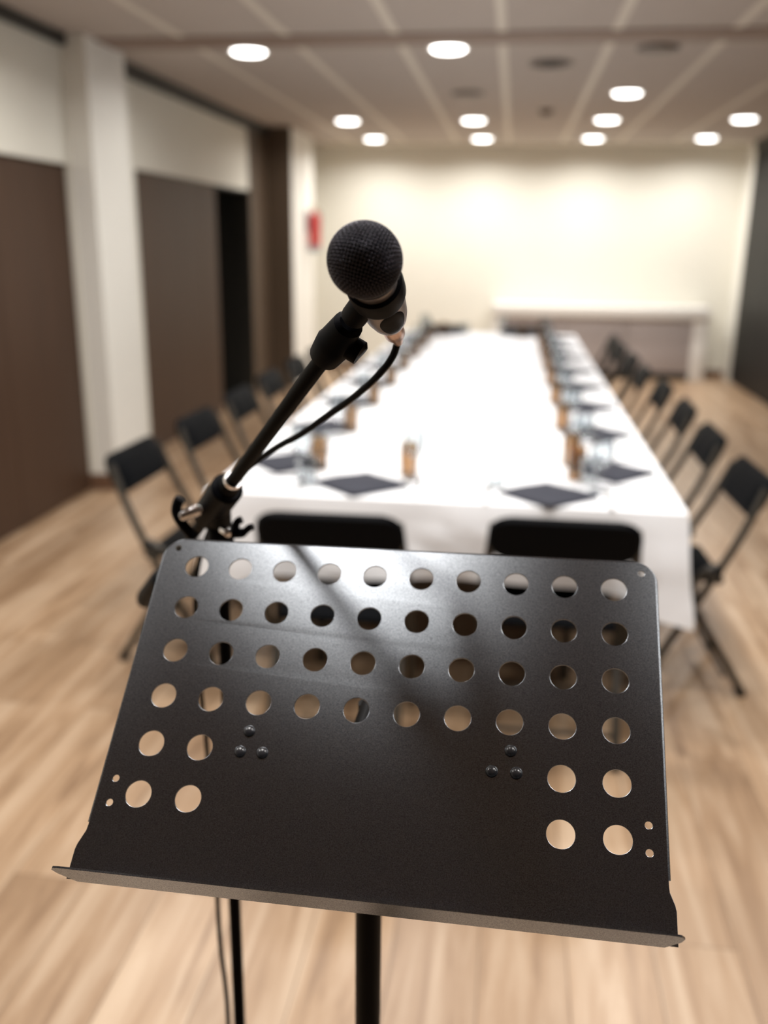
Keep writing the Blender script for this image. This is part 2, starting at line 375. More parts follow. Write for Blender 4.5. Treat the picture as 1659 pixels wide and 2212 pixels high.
# ------------------------------------------------------------------ fire extinguisher on the far pilaster
fe = empty('fire_extinguisher', (-2.135, 10.05, 1.37), 0, 'red fire extinguisher hanging on the far white pilaster', 'fire extinguisher')
obj('cylinder', lathe([(0.0, 0.05), (0.05, 0.05), (0.062, 0.06), (0.062, 0.34), (0.055, 0.375), (0.035, 0.40), (0.02, 0.41), (0.0, 0.41)], 28), M['red'], fe)
obj('foot', lathe([(0.0, 0.0), (0.056, 0.0), (0.060, 0.01), (0.062, 0.058), (0.05, 0.062), (0.0, 0.062)], 28), M['bluegrey'], fe)
bm = lathe([(0.0, 0.405), (0.02, 0.405), (0.02, 0.44), (0.013, 0.45), (0.0, 0.45)], 20); add_box(bm, (-0.012, -0.075, 0.44), (0.012, 0.02, 0.452), 0.003); add_box(bm, (-0.012, -0.085, 0.465), (0.012, 0.015, 0.474), 0.003, mat=None)
obj('valve', bm, M['brass'], fe)
obj('hose', tube(smooth_path([(0.0, 0.02, 0.43), (0.03, 0.06, 0.42), (0.05, 0.066, 0.36), (0.05, 0.062, 0.2), (0.045, 0.058, 0.12)]), 0.008, 8), M['rubber'], fe)
obj('bracket', bx((-0.084, -0.02, 0.2), (-0.058, 0.02, 0.42), 0.003), M['bluegrey'], fe)

# ------------------------------------------------------------------ sideboard at the back wall
sb = empty('sideboard', (0.99, 10.94, 0), 0, 'long white sideboard with greige front panels against the back wall', 'sideboard')
W = 1.2
obj('top', bx((-W, -0.24, 0.69), (W, 0.225, 0.82), 0.01, 3), M['white'], sb)
for s in (-1, 1): obj('side_panel', bx((s * W - (0.16 if s > 0 else 0), -0.20, 0.0), (s * W + (0 if s > 0 else 0.16), 0.22, 0.69), 0.005), M['white'], sb)
for k in range(3):
    w = (2 * W - 0.32) / 3; x0 = -W + 0.16 + k * w
    p = obj('front_panel', bx((x0 + 0.003, -0.185, 0.09), (x0 + w - 0.003, -0.16, 0.69), 0.003), M['greige'], sb)
obj('plinth', bx((-W + 0.16, -0.14, 0), (W - 0.16, 0.2, 0.09)), M['track'], sb)  # black colour carries the shadow at the sideboard's foot
obj('carcass', bx((-W + 0.16, -0.16, 0.09), (W - 0.16, 0.22, 0.69)), M['white'], sb)

# ------------------------------------------------------------------ the long table and its cloth
TX0, TX1, TY0, TY1 = -0.925, 0.545, 2.66, 8.05
TXC = (TX0 + TX1) / 2
tb = empty('banquet_table', (TXC, (TY0 + TY1) / 2, 0), 0, 'long banquet table standing under the white cloth', 'table')
hw, hl = (TX1 - TX0) / 2 - 0.012, (TY1 - TY0) / 2 - 0.012
obj('tabletop', bx((-hw, -hl, 0.70), (hw, hl, 0.734), 0.006), M['browntrim'], tb)
for yy in (-hl + 0.35, -0.9, 0.9, hl - 0.35):
    for s in (-1, 1):
        bm = bmesh.new(); add_tube(bm, [(s * (hw - 0.30), yy, 0.70), (s * (hw - 0.28), yy, 0.0)], 0.016, 10); obj('leg', bm, M['chairframe'], tb)
def cloth_mesh():
    bm = bmesh.new()
    w, l = TX1 - TX0, TY1 - TY0
    # top grid with soft creases
    nx, ny = 24, 90
    g = {}
    for i in range(nx + 1):
        for j in range(ny + 1):
            x, yv = TX0 + w * i / nx, TY0 + l * j / ny
            z = 0.7395 + 0.0012 * math.sin(yv * 3.1 + math.sin(x * 4)) * math.sin(x * 5 + 1)
            g[i, j] = bm.verts.new((x, yv, z))
    for i in range(nx):
        for j in range(ny): bm.faces.new((g[i, j], g[i + 1, j], g[i + 1, j + 1], g[i, j + 1]))
    loop = [(i, 0) for i in range(nx)] + [(nx, j) for j in range(ny)] + [(i, ny) for i in range(nx, 0, -1)] + [(0, j) for j in range(ny, 0, -1)]
    n = len(loop)
    # arc length and outward normals along the edge
    prev = [g[k] for k in loop]
    s_ = 0; arc = []
    for k in range(n):
        arc.append(s_); s_ += (prev[(k + 1) % n].co - prev[k].co).length
    corners = [Vector((TX0, TY0)), Vector((TX1, TY0)), Vector((TX1, TY1)), Vector((TX0, TY1))]
    def outn(k):
        i, j = loop[k]; v = Vector((0, 0))
        if j == 0: v.y -= 1
        if j == ny: v.y += 1
        if i == 0: v.x -= 1
        if i == nx: v.x += 1
        return v.normalized() if v.length else Vector((0, -1))
    depth_n = 10
    base = [v.co.copy() for v in prev]
    for d in range(1, depth_n + 1):
        t = d / depth_n; ring = []
        for k in range(n):
            o = outn(k); p = base[k]
            dc = min((Vector((p.x, p.y)) - c).length for c in corners)
            cr = math.exp(-(dc / 0.10) ** 2)
            drop = 0.248 + 0.085 * cr + 0.012 * math.sin(arc[k] * 5.3)
            fold = (0.5 + 0.5 * math.sin(arc[k] * 15.0 + 0.8 * math.sin(arc[k] * 4.1))) * 0.026 * t ** 1.2 + 0.035 * cr * t
            # slanting creases across the near hang
            if loop[k][1] == 0:
                for x0, sl, am in ((-0.10, 0.75, 0.030), (0.02, 0.85, 0.026), (0.42, -0.5, 0.014), (-0.62, -0.5, 0.016)):
                    u = p.x - (x0 - sl * t * 0.285); fold += am * math.exp(-(u / 0.028) ** 2) * min(1, t * 3) * (1 - 0.3 * t)
            q = Vector((p.x + o.x * (0.004 + fold), p.y + o.y * (0.004 + fold), p.z - 0.004 - drop * t))
            ring.append(bm.verts.new(q))
        for k in range(n): bm.faces.new((prev[k], ring[k], ring[(k + 1) % n], prev[(k + 1) % n]))
        prev = ring
    return bm
cl = obj('tablecloth', cloth_mesh(), M['cloth'], None, True, 60)
tag(cl, 'white cloth draped over the long banquet table', 'tablecloth')

# ------------------------------------------------------------------ folding chairs
def make_chair():
    root = empty('folding_chair')
    # local: floor under the top of the back, +Y towards the table
    def back_y(z): return 0.006 + (0.77 - z) * 0.44
    bm = bmesh.new(); w, h = 0.425, 0.135
    prof = rrect(w, h, 0.058, 7); nx = 14
    tilt = math.atan(0.44)
    def mk(off):
        return [bm.verts.new((x, back_y(0.704 + zz) + off * math.cos(tilt) + 0.10 * x * x - 0.004, 0.704 + zz + off * math.sin(tilt))) for x, zz in prof]
    rings = [mk(o) for o in (0.0, -0.009)]
    inner = lambda off, sc: [bm.verts.new((x * sc, back_y(0.704 + zz * sc) + off * math.cos(tilt) + 0.10 * x * x * sc * sc - 0.004, 0.704 + zz * sc + off * math.sin(tilt))) for x, zz in prof]
    f1, f2 = inner(0.010, 0.93), inner(-0.018, 0.95)
    order = [f1, rings[0], rings[1], f2]; n = len(prof)
    for A, B in zip(order, order[1:]):
        for k in range(n): bm.faces.new((A[k], A[(k + 1) % n], B[(k + 1) % n], B[k]))
    for R, off in ((f1, 0.016), (f2, -0.022)):
        c = inner(off, 0.5 if off > 0 else 0.5)
        for k in range(n): bm.faces.new((R[k], R[(k + 1) % n], c[(k + 1) % n], c[k]))
        bm.faces.new(c)
    obj('backrest', bm, M['chairpad'], root)
    bm = bmesh.new(); add_box(bm, (-0.178, -0.19, -0.014), (0.178, 0.19, 0.014), 0.013, 3, Matrix.Translation((0, 0.30, 0.432)) @ Matrix.Rotation(0.13, 4, 'X')); obj('seat', bm, M['chairpad'], root)
    for s in (-1, 1):
        lg = obj('front_leg', tube(smooth_path([(s * 0.196, back_y(0.74) + 0.004, 0.74), (s * 0.21, back_y(0.60), 0.60), (s * 0.222, 0.15, 0.46), (s * 0.222, 0.268, 0.23), (s * 0.222, 0.38, 0.012)], 4), 0.0140, 10), M['chairframe'], root)
        obj('foot_cap', tube([(s * 0.222, 0.371, 0.03), (s * 0.222, 0.384, 0.0)], [0.014, 0.016], 10), M['rubber'], lg)
        rl = obj('rear_leg', tube(smooth_path([(s * 0.194, 0.145, 0.47), (s * 0.194, 0.19, 0.442), (s * 0.194, 0.213, 0.402), (s * 0.194, 0.214, 0.355), (s * 0.194, 0.192, 0.29), (s * 0.194, 0.11, 0.165), (s * 0.194, 0.015, 0.012)], 5), 0.0135, 10), M['chairframe'], root)
        obj('foot_cap', tube([(s * 0.194, 0.032, 0.028), (s * 0.194, 0.012, 0.0)], [0.014, 0.017], 10), M['rubber'], rl)
    for (yy, zz, w2) in ((0.085, 0.072, 0.194), (0.31, 0.105, 0.222)):
        obj('crossbar', tube([(-w2, yy, zz), (w2, yy, zz)], 0.008, 8), M['chairframe'], root)
    for s in (-1, 1): obj('hinge', tube([(s * 0.185, 0.15, 0.462), (s * 0.236, 0.15, 0.462)], 0.014, 12), M['rubber'], root)
    return root
CH = make_chair(); ch_used = [False]
def chair(x, y, rz, label, group):
    o = CH if not ch_used[0] else copy_tree(CH); ch_used[0] = True
    o.location = (x, y, 0); o.rotation_euler = (0, 0, rz); tag(o, label, 'chair', group)
ORD = ('first', 'second', 'third', 'fourth', 'fifth', 'sixth', 'seventh', 'eighth')
chair(-0.475, 2.375, 0.03, 'black folding chair seen from behind at the near table end, nearer the microphone stand', 'chairs at the near table end')
chair(0.178, 2.43, 0.0, 'black folding chair seen from behind at the near table end, nearer the partition', 'chairs at the near table end')
for k in range(8):
    j = random.uniform(-0.02, 0.02)
    chair(-1.36 + j, 3.12 + 0.66 * k, -PI / 2 + random.uniform(-0.05, 0.05), 'black folding chair on the door side, %s from the near table end' % ORD[k], 'chairs along the door side')
for k in range(8):
    j = random.uniform(-0.015, 0.015)
    chair(0.86 + j, 3.19 + 0.655 * k, PI / 2 + random.uniform(-0.04, 0.04), 'black folding chair on the partition side, %s from the near table end' % ORD[k], 'chairs along the partition side')
chair(-0.60, 8.46, PI, 'black folding chair facing us behind the far table end, nearer the doors', 'chairs at the far table end')
chair(0.11, 8.46, PI, 'black folding chair facing us behind the far table end, in front of the sideboard', 'chairs at the far table end')

# ------------------------------------------------------------------ place settings
TZ = 0.7412
def make_napkin():
    bm = bmesh.new(); n = 10; a = 0.148
    lay = []
    for z0, sc in ((0.0, 1.0), (0.006, 1.0), (0.010, 0.985)):
        g = {}
        for i in range(n + 1):
            for j in range(n + 1):
                u, v = -1 + 2 * i / n, -1 + 2 * j / n
                x, y = (u - v) / 2 * a * 1.06 * sc * 1.0, (u + v) / 2 * a * sc
                z = z0 + (0.006 * (1 - max(abs(u), abs(v)) ** 2) + 0.002 * math.sin(3 * u + 2 * v) if z0 > 0.008 else 0)
                g[i, j] = bm.verts.new((x, y, z))
        lay.append(g)
    rim = [(i, 0) for i in range(n)] + [(n, j) for j in range(n)] + [(i, n) for i in range(n, 0, -1)] + [(0, j) for j in range(n, 0, -1)]
    for g in (lay[0], lay[2]):
        for i in range(n):
            for j in range(n): bm.faces.new((g[i, j], g[i + 1, j], g[i + 1, j + 1], g[i, j + 1]))
    for v in [lay[1][k] for k in lay[1] if k not in rim]: bm.verts.remove(v)
    for A, B in ((lay[0], lay[1]), (lay[1], lay[2])):
        for q in range(len(rim)):
            k, k2 = rim[q], rim[(q + 1) % len(rim)]; bm.faces.new((A[k], A[k2], B[k2], B[k]))
    return obj('napkin', bm, M['napkin'])
NAP = make_napkin()
def glass_part(root, name, prof, m, n=24): return obj(name, lathe(prof, n), m, root)
WG = empty('wine_glass')
glass_part(WG, 'bowl', [(0.004, 0.078), (0.02, 0.084), (0.034, 0.102), (0.0375, 0.125), (0.035, 0.15), (0.031, 0.172), (0.0300, 0.172), (0.034, 0.15), (0.0365, 0.125), (0.033, 0.103), (0.02, 0.086), (0.0, 0.080)], M['glass'])
glass_part(WG, 'stem', [(0.0, 0.079), (0.0045, 0.078), (0.0035, 0.05), (0.004, 0.012), (0.010, 0.006)], M['glass'], 14)
glass_part(WG, 'foot', [(0.010, 0.006), (0.033, 0.002), (0.034, 0.0), (0.0, 0.0)], M['glass'])
TG = obj('water_glass', lathe([(0.0, 0.0), (0.028, 0.0), (0.0345, 0.094), (0.0335, 0.095), (0.027, 0.006), (0.0, 0.006)], 24), M['glass'])
AG = obj('amber_tumbler', lathe([(0.0, 0.0), (0.027, 0.0), (0.0295, 0.004), (0.0315, 0.07), (0.030, 0.112), (0.0288, 0.112), (0.030, 0.07), (0.028, 0.010), (0.0, 0.010)], 24), M['amber'])
bm = bmesh.new()
add_box(bm, (-0.006, -0.10, 0.0), (0.006, 0.0, 0.003), 0.001); add_box(bm, (-0.009, 0.0, 0.0), (0.008, 0.105, 0.0018), 0.0006)
KN = obj('table_knife', bm, M['steel'])
bm = bmesh.new()
add_box(bm, (-0.005, -0.10, 0.0), (0.005, 0.035, 0.003), 0.001); add_box(bm, (-0.011, 0.035, 0.0), (0.011, 0.055, 0.003), 0.001)
for q in range(4): add_box(bm, (-0.0105 + q * 0.006, 0.055, 0.0005), (-0.0075 + q * 0.006, 0.10, 0.0025), 0.0005)
FK = obj('fork', bm, M['steel'])
st_used = [False]
def setting(x, y, rz, where, group, amb, wine=(0.165, 0.09), water=(-0.165, 0.09)):
    """rz turns the local +Y (away from the diner) into the world"""
    c, s = math.cos(rz), math.sin(rz)
    for P, px, py, pz, lab, cat in (
        (NAP, 0, 0, TZ, 'dark slate diamond napkin', 'napkin'),
        (WG, wine[0], wine[1], TZ, 'stemmed wine glass', 'wine glass'),
        (TG, water[0], water[1], TZ, 'clear water glass', 'drinking glass'),
        (AG, amb[0], amb[1], TZ, 'amber glass tumbler', 'tumbler'),
        (KN, 0.185, -0.03, TZ + 0.0005, 'steel knife', 'knife'),
        (FK, -0.19, -0.03, TZ + 0.0005, 'steel fork', 'fork')):
        o = P if not st_used[0] else copy_tree(P)
        o.location = (x + c * px - s * py, y + s * px + c * py, pz); o.rotation_euler = (0, 0, rz)
        tag(o, lab + ', ' + where, cat, cat + ' pieces ' + group)
    st_used[0] = True
setting(-0.455, 2.812, 0, 'near table end, place nearer the microphone stand', 'at the near table end', (0.14, 0.155), water=(-0.17, -0.03))
setting(0.142, 2.785, 0, 'near table end, place nearer the partition', 'at the near table end', (0.098, 0.225))
for k in range(8): setting(-0.755, 3.06 + 0.645 * k, -PI / 2, 'door side of the table, %s place from near end' % ORD[k], 'along the door side', (0.06, 0.125))
for k in range(8): setting(0.37, 3.13 + 0.645 * k, PI / 2, 'partition side of the table, %s place from near end' % ORD[k], 'along the partition side', (0.09, 0.135))
setting(-0.55, 7.86, PI, 'far table end, place nearer the doors', 'at the far table end', (0.0, 0.17), water=(-0.17, -0.03))
setting(0.10, 7.86, PI, 'far table end, place nearer the partition', 'at the far table end', (0.0, 0.17), water=(-0.17, -0.03))

# ------------------------------------------------------------------ music stand
SP = 0.0455                                     # spacing of the punched holes
PO = Vector((-0.3008, 0.8316, 1.1823)); PU = Vector((0.9997, -0.022, 0.0128)).normalized()
PV = Vector((-0.008, -0.7512, -0.66)); PV = (PV - PU * PV.dot(PU)).normalized(); PN = PU.cross(PV)
MSX, MSY = -0.1186, 0.80
ms = empty('music_stand', (MSX, MSY, 0), 0, 'black perforated music stand in the foreground, in front of the microphone', 'music stand')
MW = Matrix(((PU.x, PV.x, PN.x, PO.x - MSX), (PU.y, PV.y, PN.y, PO.y - MSY), (PU.z, PV.z, PN.z, PO.z), (0, 0, 0, 1)))   # desk frame -> stand root
UL, UR, VT = -0.82 * SP, 9.84 * SP, -0.66 * SP
V0 = 6.64 * SP
def arc_pts(cx, cy, r, a0, a1, n): return [(cx + r * math.cos(a0 + (a1 - a0) * k / n), cy + r * math.sin(a0 + (a1 - a0) * k / n)) for k in range(n + 1)]
RC = 0.46 * SP
outline = arc_pts(UL + RC, VT + RC, RC, PI, 1.5 * PI, 10) + arc_pts(UR - RC, VT + RC, RC, 1.5 * PI, 2 * PI, 10)
outline += [(UR, 5.70 * SP), (UR + 0.01 * SP, 5.80 * SP), (UR + 0.09 * SP, 6.00 * SP), (UR + 0.11 * SP, 6.10 * SP), (UR + 0.11 * SP, V0)]
outline += [(UL - 0.13 * SP, V0), (UL - 0.13 * SP, 6.12 * SP), (UL - 0.11 * SP, 6.02 * SP), (UL - 0.01 * SP, 5.76 * SP), (UL, 5.64 * SP)]
holes = [(u, v, 0.264) for v in range(4) for u in range(10)] + [(u, v, 0.264) for v in (4, 5) for u in (0, 1, 8, 9)]
holes += [(-0.534, -0.437, 0.075), (9.56, -0.407, 0.075), (-0.531, 4.745, 0.075), (-0.530, 5.21, 0.075), (9.54, 4.70, 0.075), (9.54, 5.177, 0.075)]
cu = bpy.data.curves.new('desk_outline', 'CURVE'); cu.dimensions = '2D'; cu.fill_mode = 'BOTH'; cu.extrude = 0.0005; cu.bevel_depth = 0.0003; cu.bevel_resolution = 1
def spl(pts):
    s = cu.splines.new('POLY'); s.points.add(len(pts) - 1); s.use_cyclic_u = True
    for p, q in zip(s.points, pts): p.co = (q[0], q[1], 0, 1)
spl(outline)
for u, v, r in holes: spl([(SP * (u + r * math.cos(2 * PI * k / 48)), SP * (v + r * math.sin(2 * PI * k / 48))) for k in range(48)])
tmp = bpy.data.objects.new('desk_outline', cu); COL.objects.link(tmp)
me = bpy.data.meshes.new_from_object(tmp.evaluated_get(bpy.context.evaluated_depsgraph_get()))
bpy.data.objects.remove(tmp); bpy.data.curves.remove(cu)
me.transform(MW)
desk = obj_me('desk', me, M['plate'], ms, True, 30)
# rolled rim round the sides and the top
rim = [(UL, 5.6 * SP)] + [(UL, (5.6 - 0.4 * k) * SP) for k in range(1, 14)] + arc_pts(UL + RC, VT + RC, RC, PI, 1.5 * PI, 10) + [(UL + RC + (UR - UL - 2 * RC) * k / 12, VT) for k in range(1, 12)] + arc_pts(UR - RC, VT + RC, RC, 1.5 * PI, 2 * PI, 10) + [(UR, k * 0.4 * SP) for k in range(0, 15)]
bm = tube([MW @ Vector((x, y, 0.0012)) for x, y in rim], 0.0021, 8)
obj('rolled_rim', bm, M['plate'], desk)
# ledge bent towards the reader, with rounded front corners
bm = bmesh.new(); LED = 0.040; aL = math.radians(4)
fl, fr = UL - 0.13 * SP, UR + 0.11 * SP
lo2 = [(fl + 0.010, 0.0), (fl + 0.001, LED * 0.55), (fl, LED * 0.82), (fl + 0.003, LED * 0.96), (fl + 0.008, LED)]
hi2 = [(fr - (p[0] - fl), p[1]) for p in lo2][::-1]
pts = lo2 + hi2
def ledp(x, d, off): return MW @ Vector((x, V0 - d * math.sin(aL) + off * math.cos(aL), -d * math.cos(aL) - off * math.sin(aL)))
A = [bm.verts.new(ledp(x, d, 0.0)) for x, d in pts]; B = [bm.verts.new(ledp(x, d, 0.0016)) for x, d in pts]
bm.faces.new(A); bm.faces.new(B[::-1])
for k in range(len(A)): bm.faces.new((A[k], B[k], B[(k + 1) % len(A)], A[(k + 1) % len(A)]))
obj('ledge', bm, M['plate'], ms, True, 30)
for u, v in ((1.932, 3.60), (1.83, 4.018), (2.276, 4.007), (7.045, 3.564), (6.711, 3.982), (7.167, 3.977)):
    mm = MW @ Matrix.Translation((u * SP, v * SP, -0.0006)) @ Matrix.Diagonal((1, 1, -1, 1))
    obj('rivet', lathe([(0.0054, -0.0002), (0.0052, 0.0012), (0.0042, 0.0026), (0.0024, 0.0036), (0.0, 0.004)], 20, mm), M['rivet'], desk)
# bracket behind the desk, pole, collar and tripod
bm = bmesh.new(); add_box(bm, (1.6 * SP, 3.35 * SP, 0.0012), (7.4 * SP, 4.2 * SP, 0.004), 0.001, 1, MW); obj('back_bracket', bm, M['polecoat'], ms)
ztop = (MW @ Vector((4.5 * SP, 3.2 * SP, 0.03))).z
bm = bmesh.new(); add_tube(bm, [(0, 0, 0.62), (0, 0, 1.045)], 0.0140, 28); obj('upper_pole', bm, M['polecoat'], ms)
hinge_c = MW @ Vector((4.0 * SP, 3.8 * SP, 0.012))
bm = bmesh.new(); add_tube(bm, [(0, 0, 1.04), (0.0, 0.0, 1.062)], 0.012, 20); add_tube(bm, [(0.0, 0, 1.06), tuple(hinge_c)], 0.009, 14); obj('tilt_joint', bm, M['plastic'], ms)
obj('lower_pole', tube([(0, 0, 0.10), (0, 0, 0.63)], 0.0165, 24), M['polecoat'], ms)
cb = obj('height_collar', lathe([(0.0165, 0.59), (0.021, 0.592), (0.022, 0.60), (0.022, 0.635), (0.019, 0.645), (0.0141, 0.646)], 28), M['plastic'], ms)
obj('height_knob', tube([(0.02, 0, 0.615), (0.03, 0, 0.615), (0.031, 0, 0.615), (0.048, 0, 0.615), (0.05, 0, 0.615)], [0.006, 0.006, 0.014, 0.014, 0.011], 16), M['plastic'], cb)
obj('leg_collar', lathe([(0.0165, 0.28), (0.024, 0.282), (0.024, 0.33), (0.0165, 0.332)], 24), M['plastic'], ms)
for k in range(3):
    a = PI / 2 + 2 * PI * k / 3
    ca, sa = math.cos(a), math.sin(a)
    lg = obj('leg', tube(smooth_path([(0.022 * ca, 0.022 * sa, 0.30), (0.10 * ca, 0.10 * sa, 0.21), (0.22 * ca, 0.22 * sa, 0.08), (0.275 * ca, 0.275 * sa, 0.014)], 5), 0.0085, 10), M['polecoat'], ms)
    obj('foot_cap', tube([(0.262 * ca, 0.262 * sa, 0.03), (0.284 * ca, 0.284 * sa, 0.0)], [0.012, 0.015], 12), M['rubber'], lg)

# ------------------------------------------------------------------ microphone stand with boom
BX, BY = -0.3305, 1.0
st = empty('microphone_stand', (BX, BY, 0), 0, 'black boom stand behind the music stand, holding up the microphone', 'microphone stand')
def R(p): return (p[0] - BX, p[1] - BY, p[2])
obj('upper_pole', tube([(0, 0, 0.80), (0, 0, 1.150)], 0.0078, 18), M['boom'], st)
obj('lower_pole', tube([(-0.002, 0, 0.06), (-0.002, 0, 0.82)], 0.0082, 18), M['boom'], st)
cl2 = obj('height_clutch', lathe([(0.0083, 0.76), (0.015, 0.765), (0.0165, 0.79), (0.0165, 0.85), (0.014, 0.868), (0.0082, 0.87)], 24), M['plastic'], st)
BA, BB = Vector((-0.1429, 0.7458, 1.418)), Vector((-0.3205, 0.9711, 1.2135))
bd = (BB - BA).normalized()
TAIL = BA + bd * 0.585
def bp(t): return Vector(R(BA + bd * t))
bm = bmesh.new(); add_tube(bm, [bp(-0.005), bp(0.76)], 0.0074, 18); arm = obj('boom_arm', bm, M['boom'], st)
obj('counter_grip', tube([bp(0.66), bp(0.665), bp(0.765), bp(0.78), bp(0.785)], [0.0076, 0.0145, 0.0155, 0.013, 0.007], 18), M['rubber'], arm)
# joint between pole and boom
J = BA + bd * 0.362; Jr = Vector(R(J))
side = bd.cross(Vector((0, 0, 1))).normalized()         # horizontal axle direction
upv = side.cross(bd).normalized()
bm = bmesh.new()
add_tube(bm, [Jr - bd * 0.045, Jr - bd * 0.042, Jr + bd * 0.042, Jr + bd * 0.045], [0.015, 0.0185, 0.0185, 0.015], 20)
add_tube(bm, [Jr + bd * -0.062, Jr + bd * -0.045], [0.0095, 0.0125], 18)
obj('boom_clamp', bm, M['plastic'], st)
bm = bmesh.new()
add_tube(bm, [(0, 0, 1.135), (0, 0, 1.14), (0.0, 0, 1.172), (0.0, -0.002, 1.178)], [0.0105, 0.0155, 0.0160, 0.010], 20)
add_tube(bm, [(0, 0, 1.172), Jr + side * 0.0], [0.0135, 0.0155], 18)
obj('pole_head', bm, M['plastic'], st)
ax = (CX * 1.0 + CU * -0.35).normalized()
def knob(name, at, d, r, l, m1, parent):
    at = Vector(at); d = Vector(d).normalized()
    return obj(name, tube([at, at + d * l * 0.25, at + d * l * 0.3, at + d * l, at + d * (l + 0.003)], [r * 0.55, r * 0.55, r, r, r * 0.7], 18), m1, parent)
wing_at = Vector(R((-0.3577, 0.9659, 1.1953)))
kb = knob('clamp_bolt', Jr + (wing_at - Jr) * 0.35, wing_at - Jr, 0.0068, 0.030, M['chrome'], st)
bm = bmesh.new()
wv = Vector(R((-0.3664, 0.9662, 1.2003)))
add_tube(bm, smooth_path([wv + Vector((0.002, 0, 0.014)), wv + Vector((-0.003, 0, 0.006)), wv + Vector((-0.004, 0, -0.006)), wv + Vector((0.004, 0, -0.020)), wv + Vector((0.014, 0.003, -0.034))], 4), [0.003] + [0.0062] * 15 + [0.0075], 12)
obj('wing_lever', bm, M['plastic'], st)
nut_at = Vector(R((-0.3118, 0.9664, 1.1765)))
obj('pole_screw', tube([nut_at + Vector((-0.006, 0.006, 0)), nut_at + Vector((0.003, -0.004, 0.0)), nut_at + Vector((0.004, -0.005, 0))], [0.0055, 0.0055, 0.003], 14), M['chrome'], st)
wn = Vector(R((-0.2988, 0.9694, 1.1807)))
bm = bmesh.new()
add_tube(bm, [nut_at + Vector((0.0, 0.004, -0.004)), wn + Vector((0.004, 0, -0.006))], 0.006, 12)
add_tube(bm, smooth_path([wn + Vector((-0.004, 0, -0.006)), wn + Vector((-0.002, 0, 0.006)), wn + Vector((0.004, 0, 0.010))], 4), 0.0045, 10)
add_tube(bm, smooth_path([wn + Vector((0.004, 0, -0.008)), wn + Vector((0.012, 0, 0.000)), wn + Vector((0.017, 0, 0.002))], 4), 0.0042, 10)
obj('wing_nut', bm, M['plastic'], st)
rc = Jr - bd * 0.066
obj('clamp_ring', tube([rc - bd * 0.003, rc, rc + bd * 0.004], [0.0102, 0.0112, 0.0105], 20), M['chrome'], st)
for k in range(3):
    a = PI / 2 + 0.5 + 2 * PI * k / 3; ca, sa = math.cos(a), math.sin(a)
    lg = obj('leg', tube([(0.018 * ca - 0.002, 0.018 * sa, 0.10), (0.30 * ca - 0.002, 0.30 * sa, 0.016)], 0.0075, 10), M['boom'], st)
    obj('foot_cap', tube([(0.28 * ca - 0.002, 0.28 * sa, 0.022), (0.315 * ca - 0.002, 0.315 * sa, 0.012)], [0.011, 0.0115], 12), M['rubber'], lg)
obj('leg_hub', lathe([(0.0, 0.05), (0.018, 0.052), (0.024, 0.07), (0.024, 0.115), (0.014, 0.13), (0.0083, 0.131)], 24, Matrix.Translation((-0.002, 0, 0))), M['plastic'], st)

# ------------------------------------------------------------------ microphone
MB = Vector((-0.1017, 0.6435, 1.4866)); MD = Vector((0.0221, 0.9168, -0.3987)).normalized()   # ball centre, axis from the ball to the cable
mic = empty('microphone', MB, 0, 'black handheld microphone with a round mesh head, clipped on the boom arm', 'microphone')
FR = frame((0, 0, 0), MD, CX)
RB = 0.0256
hd = obj('head_core', lathe([(0.0, -0.0240)] + [(0.0244 * math.sin(a), -0.0246 * math.cos(a)) for a in [PI * k / 18 for k in range(1, 15)]] + [(0.0165, 0.0250), (0.0, 0.0252)], 40, FR), M['foam'], mic)
bm = bmesh.new()
pitch = 0.0025; lim = 2.25 * RB; NW = int(lim / pitch)
def ball_pt(a, b, off):
    rho = math.hypot(a, b); th = rho / RB
    if th > 2.18: return None
    if rho < 1e-9: d = Vector((0, 0, -1))
    else: d = Vector((math.sin(th) * a / rho, math.sin(th) * b / rho, -math.cos(th)))
    r = RB + off
    if th > 1.75: r *= 1 - 0.05 * ((th - 1.75) / 0.43) ** 2
    p = d * r; p.z *= 1.03
    return FR @ p
ca_, sa_ = math.cos(0.35), math.sin(0.35)
for fam in (0, 1):
    for i in range(-NW, NW + 1):
        seg = []
        st_n = NW * 4
        for j in range(-st_n, st_n + 1):
            a, b = i * pitch, j * pitch / 4
            if fam: a, b = b, a
            off = 0.0005 * math.cos(PI * j / 4 + PI * i + (PI if fam else 0))
            p = ball_pt(a * ca_ - b * sa_, a * sa_ + b * ca_, off)
            if p is None:
                if len(seg) > 3: add_tube(bm, seg, 0.00048, 6, False)
                seg = []
            else: seg.append(p)
        if len(seg) > 3: add_tube(bm, seg, 0.00048, 6, False)
obj('mesh_grille', bm, M['grille'], mic, True, 180)
obj('head_ring', lathe([(0.0200, 0.0148), (0.0215, 0.0160), (0.0215, 0.0200), (0.0195, 0.0235), (0.0175, 0.0255), (0.0150, 0.0258)], 40, FR), M['plastic'], mic)
body = obj('handle', lathe([(0.0150, 0.0255), (0.0172, 0.0270), (0.0180, 0.040), (0.0186, 0.060), (0.0184, 0.085), (0.0172, 0.104), (0.0150, 0.118), (0.0120, 0.128), (0.0098, 0.132), (0.0, 0.132)], 48, FR), M['micbody'], mic)
obj('cable_connector', lathe([(0.0, 0.128), (0.0088, 0.130), (0.0092, 0.146), (0.0090, 0.158), (0.0080, 0.160), (0.0060, 0.1602), (0.0058, 0.170), (0.0042, 0.182), (0.0, 0.1822)], 28, FR), M['connector'], mic)
